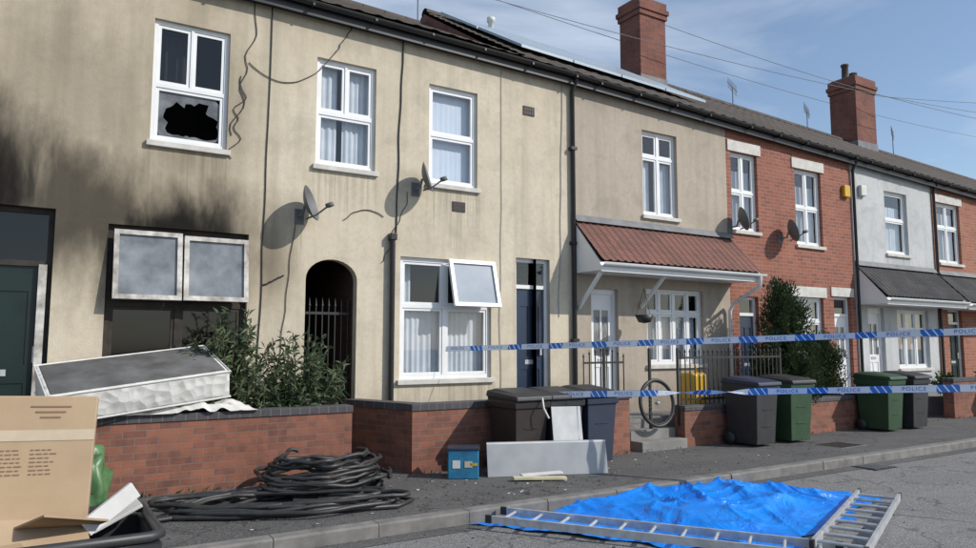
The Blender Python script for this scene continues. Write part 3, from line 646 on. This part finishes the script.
# ---------------------------------------------------------------- bins
def bin_(x0,y0,w=.56,d=.70,h=1.0,body='bin_k',lid='bin_k',rz=0):
    g=grp('wheelie_bin',(x0+w/2,y0+d/2,0)); g.rotation_euler=(0,0,rz)
    tw,td=w/2-.02,d/2-.03; bw,bd=w/2*.78,d/2*.74
    def ring(z,k,e=0,f=None):
        a=bw+(tw-bw)*k+e; b=bd+(td-bd)*k+e; return [(-a,-b,z),(a,-b,z),(a,b,z),(-a,b,z)]
    rings=[ring(.04,0),ring(.5*h,.5),ring(.80*h,.88),ring(.80*h,.88,.022),ring(.88*h,.96,.026),ring(.88*h,.96,.006),ring(.93*h,1,.01)]
    vs=[p for r in rings for p in r]; fs=[(3,2,1,0)]
    for j in range(len(rings)-1):
        for i in range(4): fs.append((j*4+i,j*4+(i+1)%4,(j+1)*4+(i+1)%4,(j+1)*4+i))
    o=mk('body',vs,fs,body,g); b=o.modifiers.new('b','BEVEL'); b.width=.018; b.segments=2; b.limit_method='ANGLE'; b.angle_limit=.6
    a,b_=tw+.02,td+.03; z=.93*h
    vs=[(-a,-b_-.03,z-.03),(a,-b_-.03,z-.03),(a,b_,z),(-a,b_,z),(-a,-b_-.02,z+.02),(a,-b_-.02,z+.02),(a,b_-.02,z+.07),(-a,b_-.02,z+.07),(-a*.75,-b_*.6,z+.06),(a*.75,-b_*.6,z+.06),(a*.8,b_*.6,z+.10),(-a*.8,b_*.6,z+.10)]
    o=mk('lid',vs,[(3,2,1,0),(0,1,5,4),(1,2,6,5),(2,3,7,6),(3,0,4,7),(4,5,9,8),(5,6,10,9),(6,7,11,10),(7,4,8,11),(8,9,10,11)],lid,g); bb=o.modifiers.new('b','BEVEL'); bb.width=.012; bb.segments=2
    curve('handle',[(-w*.36,td+.02,z-.01),(-w*.36,td+.08,z+.01),(w*.36,td+.08,z+.01),(w*.36,td+.02,z-.01)],.014,lid,g)
    for s in(-1,1): lathe('wheel',[(0,-.03),(.10,-.03),(.105,0),(.10,.03),(0,.03)],'black',g,(s*(bw+.04),bd-.03,.105),(0,math.pi/2,0),n=18)
    for zz in(.3,.55): box('moulding',-bw*.5,bw*.5,-(bd+(td-bd)*zz)-.012,-(bd+(td-bd)*zz)+.02,zz*h-.004,zz*h+.004,body,g)
    return g
bin_(4.93,7.28,.54,.66,.97,'bin_br','bin_k',.03); bin_(5.49,7.28,.54,.66,.97,'bin_k','bin_k',-.03); bin_(6.04,7.26,.54,.66,.98,'bin_b','bin_k',.02)
bin_(9.28,7.2,.57,.68,1.03,'bin_k','bin_b',.03); bin_(10.15,7.2,.58,.68,1.04,'bin_g','bin_k',-.04)
bin_(12.9,7.22,.58,.68,1.03,'bin_g','bin_g',.02); bin_(13.72,7.2,.58,.68,1.03,'bin_k','bin_k',-.02); bin_(18.0,7.15,.58,.66,1.0,'bin_k','bin_k')
# ---------------------------------------------------------------- bicycle wheel, yellow bag
wh=grp('bicycle_wheel'); c=Vector((8.0,8.0,.68))
def circ(c,r,n=40): return [(c.x+r*math.cos(2*math.pi*i/n),c.y+.12*math.sin(2*math.pi*i/n)*r,c.z+r*math.sin(2*math.pi*i/n)) for i in range(n)]
curve('tyre',circ(c,.34),.026,'black',wh,cyc=True); curve('rim',circ(c,.31),.008,'black',wh,cyc=True); lathe('hub',[(0,-.04),(.02,-.04),(.02,.04),(0,.04)],'alu',wh,c,(math.pi/2,0,0),n=10)
for i in range(18):
    a=i*2*math.pi/18; bar('spoke',c,(c.x+.31*math.cos(a),c.y+.037*math.sin(a),c.z+.31*math.sin(a)),.003,.003,'lead',wh)
yc=grp('yellow_bag'); box('bag_body',9.0,9.35,8.2,8.5,.42,1.1,'yel',yc,.05); curve('bag_handle',[(9.1,8.35,1.09),(9.12,8.35,1.22),(9.24,8.35,1.22),(9.26,8.35,1.09)],.01,'yel',yc)
# ---------------------------------------------------------------- mattress
mt=grp('mattress'); R=Euler((math.radians(17),math.radians(-7),math.radians(5))).to_matrix(); C=Vector((.93,8.62,1.16))
def rbox(name,s,mat,par,off=(0,0,0),seg=4,bev=.06):
    o=obox(name,(0,0,0),s,(0,0,0),mat,par); b=o.modifiers.new('b','BEVEL'); b.width=bev; b.segments=seg; o.matrix_local=Matrix.Translation(C+R@Vector(off))@R.to_4x4()
    for p in o.data.polygons: p.use_smooth=True
    return o
rbox('mattress_core',(1.72,.95,.30),'matt',mt,bev=.035); rbox('scorched_top',(1.64,.87,.02),'mtop',mt,(0,0,.149),2,.008)
for zz in(-.145,.145):
    pts=[C+R@Vector((sx*.86,sy*.475,zz)) for sx,sy in((-1,-1),(1,-1),(1,1),(-1,1))]; curve('piping',[tuple(p) for p in pts],.011,'piping',mt,cyc=True,smooth=False)
bd=grp('bedding'); vs=[];fs=[];nx,ny=60,26
for j in range(ny+1):
    for i in range(nx+1):
        u,v_=i/nx,j/ny; x=.75+1.4*u; y=8.24+.34*v_; env=math.sin(math.pi*min(1,u))**.5
        z=.835+.16*env*(.5+noise.fractal(Vector((x*3,y*4,1.3)),.7,2.1,3)*.6)+.012*math.sin(x*17+y*9)
        if v_<.12: z-=(.12-v_)*.6
        vs.append((x,y,max(.835,z)))
for j in range(ny):
    for i in range(nx): a=j*(nx+1)+i; fs.append((a,a+1,a+nx+2,a+nx+1))
mk('sheet',vs,fs,'cloth',bd,True)
# ---------------------------------------------------------------- hoses: a slumped heap plus long loose loops
hs=grp('hose_coil')
def oneloop(cx,cy,rx,ry,z,tx,ty,rot,seed,r=.021,a0=0,a1=6.6):
    pts=[]; N=56
    for i in range(N+1):
        a=a0+(a1-a0)*i/N; q=Vector((math.cos(a)*1.3,math.sin(a)*1.3,seed*5.3)); j1=noise.noise(q)*.14; j2=noise.noise(q+Vector((9,31,0)))*.12
        ax,ay=math.cos(a)*(rx+j1),math.sin(a)*(ry+j2); sx,sy=ax*math.cos(rot)-ay*math.sin(rot),ax*math.sin(rot)+ay*math.cos(rot)
        pts.append((cx+sx,cy+sy,max(.022,z+tx*sx+ty*sy+.03*noise.noise(q*2)+.012)))
    curve('hose',pts,r,'hose',hs)
for i in range(28):
    k=i/28; oneloop(2.66+random.uniform(-.10,.10),7.58+random.uniform(-.08,.08),.68-.24*k+random.uniform(-.08,.08),.50-.17*k+random.uniform(-.05,.05),.02+.38*k,random.uniform(-.10,.10),random.uniform(-.05,.12),random.uniform(-.5,.5),i,a0=random.uniform(0,6))
for i in range(10): oneloop(2.10+random.uniform(-.15,.15),7.15+random.uniform(-.15,.12),1.0+random.uniform(-.2,.2),.36+random.uniform(-.1,.08),.015+.008*i,0,0,-.26+random.uniform(-.15,.12),40+i,a0=random.uniform(0,6),a1=random.uniform(10,12.2))
curve('hose',[(.3,7.4,.03),(.7,7.3,.03),(1.0,7.1,.03),(1.6,6.75,.03),(2.3,6.6,.03),(3.0,6.42,.03),(3.25,6.6,.03),(3.1,6.9,.04),(2.9,7.2,.1)],.021,'hose',hs)
curve('hose',[(.2,7.0,.03),(.9,7.0,.03),(1.5,7.1,.03),(2.1,7.5,.05),(2.5,7.9,.14),(2.9,8.0,.16)],.021,'hose',hs)
# ---------------------------------------------------------------- items by the bins
bx=grp('plastic_crate'); ang=-.55
obox('crate_body',(4.36,7.52,.165),(.36,.26,.33),(0,0,ang),'crate',bx,.012); obox('crate_lid',(4.36,7.52,.345),(.38,.28,.03),(0,0,ang),'bin_b',bx,.006)
for dx,wz,mm in ((-.08,.09,'wht'),(.06,.07,'print'),(.12,.03,'yel')): obox('crate_label',(4.36-.132*math.sin(.55)+dx*math.cos(.55),7.52-.132*math.cos(.55)-dx*math.sin(.55),.17),(.09,.005,wz),(0,0,ang),mm,bx)
def panel(name,p0,p1,h,lean,th,mat):
    g=grp(name); p0,p1=Vector((*p0,0)),Vector((*p1,0)); d=(p1-p0).normalized(); n=Vector((-d.y,d.x,0)); up=(Vector((0,0,1))+n*lean).normalized(); t_=n*th
    vs=[p0,p1,p1+up*h,p0+up*h]; vs=[v+Vector((0,0,.004)) for v in vs]; vs+=[v+t_ for v in vs]
    mk('board',vs,[(0,1,2,3),(7,6,5,4),(1,0,4,5),(2,1,5,6),(3,2,6,7),(0,3,7,4)],mat,g)
    e0=p0-n*.002+up*(h-.02); mk('edge_strip',[e0,e0+(p1-p0),e0+(p1-p0)+up*.018,e0+up*.018],[(0,1,2,3)],'wht',g); return g
panel('grey_panel',(4.60,7.36),(5.98,6.82),.40,.25,.02,'gry')
panel('white_board',(5.42,7.12),(5.78,7.0),.80,.22,.02,'wht')
sl=grp('timber_planks'); obox('plank',(5.0,6.88,.03),(.62,.10,.03),(0,0.02,-.42),'slab',sl,.004); obox('plank',(5.1,6.98,.055),(.5,.12,.02),(0,-.03,-.3),'wht',sl,.004)
# ---------------------------------------------------------------- cardboard boxes and container, bottom left
ct=grp('storage_container')
a0,a1,b0,b1,zr=-1.1,.62,4.2,5.02,.56
for nm,q in (('side_front',(a0,a1,b0,b0+.03)),('side_back',(a0,a1,b1-.03,b1)),('side_left',(a0,a0+.03,b0+.031,b1-.031)),('side_right',(a1-.03,a1,b0+.031,b1-.031))): box(nm,*q,-.12,zr-.04,'bin_k',ct)
curve('rim',[(a0,b0,zr),(a1-.06,b0,zr),(a1,b0+.06,zr),(a1,b1-.06,zr),(a1-.06,b1,zr),(a0,b1,zr)],.028,'bin_k',ct,cyc=True)
cbx=grp('cardboard_box'); rzz=math.radians(-4); tilt=math.radians(-6)
cc=Vector((-.22,4.98,.90)); E=Euler((tilt,math.radians(2),rzz)); Rm=E.to_matrix()
def cpos(x,y,z): return cc+Rm@Vector((x,y,z))
obox('carton',cc,(1.1,.22,.72),E,'card',cbx,.006)
obox('tape_band',cpos(0,-.112,.14),(1.1,.003,.06),E,'print',cbx)
for i in range(7):
    for k in range(2):
        xx=.06+.18*k
        while xx<.19+.18*k-.03*((i*3+k)%3): 
            l_=random.uniform(.012,.035); obox('print_word',cpos(xx+l_/2,-.1125,.06-.022*i),(l_,.002,.006),E,'ink',cbx); xx+=l_+.009
for i in range(3): obox('print_line',cpos(.32,-.1125,.30-.03*i),(.2-.05*i,.002,.009),E,'ink',cbx)
obox('side_edge',cpos(.553,0,0),(.004,.2,.7),E,'cardin',cbx)
cb2=grp('cardboard_box'); obox('flap',(-.15,4.75,.56),(.9,.35,.012),(math.radians(25),0,.1),'card',cb2); obox('flap',(.18,4.7,.57),(.35,.3,.012),(math.radians(-20),.25,.4),'cardin',cb2); obox('carton',(-.4,4.6,.36),(.8,.5,.3),(0,0,.15),'card',cb2,.005)
wb=grp('white_board'); obox('board',(.42,4.74,.62),(.32,.03,.10),(0,math.radians(-34),.3),'wht',wb,.004); 
wb=grp('white_board'); obox('board',(.46,4.9,.55),(.28,.14,.02),(.2,math.radians(-25),.1),'wht',wb,.004)
gb=grp('rubbish_bag'); vs=[];fs=[];n=22
for j in range(n+1):
    for i in range(n*2):
        a=math.pi*i/n; b=math.pi*j/n; r=.26*(1+.35*noise.noise(Vector((math.cos(a)*2*math.sin(b),math.sin(a)*2*math.sin(b),math.cos(b)*2.3)))+.12*noise.noise(Vector((math.cos(a)*7*math.sin(b),math.sin(a)*7,math.cos(b)*5)))); vs.append((.42+r*.8*math.cos(a)*math.sin(b),7.3+r*math.sin(a)*math.sin(b),max(.0,.3+r*1.5*math.cos(b))))
for j in range(n):
    for i in range(2*n): fs.append((j*2*n+i,j*2*n+(i+1)%(2*n),(j+1)*2*n+(i+1)%(2*n),(j+1)*2*n+i))
mk('bag',vs,fs,'bag',gb,True)
# ---------------------------------------------------------------- tarpaulin
tp=grp('tarpaulin'); A,B,Cc,Dd=Vector((3.50,5.96)),Vector((5.05,3.75)),Vector((7.95,4.60)),Vector((7.45,5.93))
def sm(a,b,x): x=max(0,min(1,(x-a)/(b-a))); return x*x*(3-2*x)
def rdg(x,y,s): return (1-abs(noise.noise(Vector((x,y,s))))*2)
vs=[];fs=[];nx,ny=150,100
for j in range(ny+1):
    for i in range(nx+1):
        u,v_=i/nx,j/ny; b_=min(u,1-u,v_,1-v_)
        if b_>0: u+=random.uniform(-.3,.3)/nx; v_+=random.uniform(-.3,.3)/ny
        p=(A*(1-u)+Dd*u)*(1-v_)+(B*(1-u)+Cc*u)*v_
        k_=1-min(1,8*max(0,b_)); dd=Vector((noise.noise(Vector((u*5,v_*5,3))),noise.noise(Vector((u*6,v_*5,8)))))*.18*k_; p+=dd
        if p.y>5.975: p.y=5.975
        env=sm(.0,.35,u)*sm(0,.22,1-u)*sm(0,.12,v_)*sm(0,.45,1-v_)
        wx=p.x+.3*noise.noise(Vector((p.x*1.1,p.y*1.1,7))); wy=p.y+.3*noise.noise(Vector((p.x*1.1,p.y*1.1,17)))
        f1=noise.noise(Vector((p.x*1.0,p.y*1.3,.4)))
        r1=rdg(wx*.8+wy*1.1,wy*.5-wx*.2,5); r2=rdg(wx*2.0-wy*.9,wy*1.0+wx*.45,9); r3=rdg(wx*1.3+wy*3.2,wy*1.2-wx*.6,2)
        z=env*(.085+.06*f1)+.055*max(0,r1)**5*(.3+env)+.04*max(0,r2)**6*(.35+env)+.028*max(0,r3)**5*(.5+env)
        vs.append((p.x,p.y,-.112+max(0,z)))
for j in range(ny):
    for i in range(nx):
        a=j*(nx+1)+i
        if random.random()<.5: fs+=[(a,a+nx+1,a+nx+2),(a,a+nx+2,a+1)]
        else: fs+=[(a,a+nx+1,a+1),(a+1,a+nx+1,a+nx+2)]
o=mk('sheet',vs,fs,'tarp',tp,True)
def ladder(p0,p1,w,n):
    g=grp('ladder'); p0,p1=Vector(p0),Vector(p1); d=(p1-p0).normalized(); s=Vector((-d.y,d.x,0)).normalized()*w/2
    for k in(-1,1): bar('stile',p0+s*k,p1+s*k,.028,.065,'alu',g)
    L=(p1-p0).length
    for i in range(n): c=p0+d*(L*(i+.5)/n); curve('rung',[tuple(c-s),tuple(c+s)],.015,'alu',g)
    for k in(-1,1):
        for q in(p0,p1): bar('foot',q+s*k-d*.02,q+s*k+d*.04,.034,.07,'black',g)
ladder((3.72,5.82,-.02),(5.35,3.45,-.04),.36,11); ladder((5.3,3.42,.0),(7.65,4.45,-.02),.38,9)
# ---------------------------------------------------------------- police tape
def tape(p0,p1,sag,ph,tw=.0):
    g=grp('police_tape'); p0,p1=Vector(p0),Vector(p1); L=(p1-p0).length; n=int(L/.05); vs=[];fs=[]
    d=(p1-p0); d.z=0; d.normalize(); side=Vector((-d.y,d.x,0)); W=.078
    def P(t_): return p0.lerp(p1,t_)-Vector((0,0,sag*4*t_*(1-t_)))
    def A(t_): return .35*math.sin(t_*9+ph)+.2*math.sin(t_*23+ph*2)+tw*math.exp(-((t_-.22)/.04)**2)*2.6
    for i in range(n+1):
        t_=i/n; a=A(t_); u=Vector((0,0,1))*math.cos(a)+side*math.sin(a); c=P(t_); vs+=[c-u*W/2,c+u*W/2]
    for i in range(n): fs.append((2*i,2*i+2,2*i+3,2*i+1))
    o=mk('tape_strip',vs,fs,'tape',g,True); me=o.data; uv=me.uv_layers.new(name='UVMap')
    for poly in me.polygons:
        for li in poly.loop_indices:
            vi=me.loops[li].vertex_index; uv.data[li].uv=((vi//2)/n*L,vi%2)
    k=0
    while .62*k+.40<L:
        tt=(.62*k+.205)/L; c=P(tt); a=A(tt); u=(Vector((0,0,1))*math.cos(a)+side*math.sin(a)).normalized()
        dd=(P(min(1,tt+.02))-P(tt-.02 if tt>.02 else 0)).normalized(); nn=dd.cross(u)
        cu=D.curves.new('lettering','FONT'); cu.body='POLICE'; cu.size=.058; cu.align_x='CENTER'; cu.align_y='CENTER'; cu.space_character=1.25; cu.materials.append(M['tblue'])
        o=link(D.objects.new('lettering',cu),g)
        m=Matrix((dd,u,nn)).transposed().to_4x4(); m.translation=c+nn*.005; o.matrix_local=m; k+=1
    return g
tape((5.12,9.36,1.49),(10.9,-1.2,1.92),.03,.5)
tape((5.33,7.90,.90),(11.6,-1.2,1.40),.02,2.0,1)
tt=grp('police_tape'); curve('tail',[(5.33,7.27,.9),(5.3,7.2,.78),(5.36,7.18,.66)],.012,'wht',tt)
# ---------------------------------------------------------------- light, sky, camera
sd=Vector((.56,-.62,.60)).normalized()
L=D.lights.new('sun','SUN'); L.energy=3.9; L.angle=math.radians(.55); L.color=(1,.95,.87); o=link(D.objects.new('sun',L)); o.rotation_euler=sd.to_track_quat('Z','Y').to_euler(); o.location=(10,-10,20)
w=D.worlds.new('World'); SC.world=w; w.use_nodes=True; nt=w.node_tree; nt.nodes.clear()
out=nt.nodes.new('ShaderNodeOutputWorld'); bg=nt.nodes.new('ShaderNodeBackground'); sk=nt.nodes.new('ShaderNodeTexSky'); sk.sky_type='NISHITA'; sk.sun_disc=False
sk.sun_elevation=math.asin(sd.z); sk.sun_rotation=math.atan2(sd.x,sd.y); sk.dust_density=.5; sk.air_density=1.0; sk.ozone_density=2.0
tc=nt.nodes.new('ShaderNodeTexCoord'); mp=nt.nodes.new('ShaderNodeMapping'); mp.inputs['Scale'].default_value=(1.0,1.6,4.0); mp.inputs['Rotation'].default_value=(.1,.25,.3)
nz=nt.nodes.new('ShaderNodeTexNoise'); nz.inputs['Scale'].default_value=1.8; nz.inputs['Detail'].default_value=8; nz.inputs['Roughness'].default_value=.55; nz.inputs['Distortion'].default_value=.5
mr=nt.nodes.new('ShaderNodeMapRange'); mr.inputs[1].default_value=.42; mr.inputs[2].default_value=.78; mr.inputs[4].default_value=.8; mr.inputs[3].default_value=.06
mx=nt.nodes.new('ShaderNodeMix'); mx.data_type='RGBA'; mx.inputs[7].default_value=(5.6,6.2,7.0,1)
k=nt.links.new; k(tc.outputs['Generated'],mp.inputs[0]); k(mp.outputs[0],nz.inputs['Vector']); k(nz.outputs['Fac'],mr.inputs[0]); k(mr.outputs[0],mx.inputs[0]); k(sk.outputs[0],mx.inputs[6]); k(mx.outputs[2],bg.inputs[0]); k(bg.outputs[0],out.inputs[0]); bg.inputs[1].default_value=.14
cd=D.cameras.new('camera'); cd.sensor_width=36; cd.lens=723/976*36; cd.clip_end=1000; cd.clip_start=.05; co=link(D.objects.new('camera',cd)); co.location=(0,0,1.55)
psi=math.radians(32);pt=math.radians(5.6); Fv=Vector((math.sin(psi)*math.cos(pt),math.cos(psi)*math.cos(pt),math.sin(pt))); co.rotation_euler=Fv.to_track_quat('-Z','Y').to_euler(); SC.camera=co
SC.view_settings.view_transform='Standard'; SC.view_settings.look='None'; SC.view_settings.exposure=0
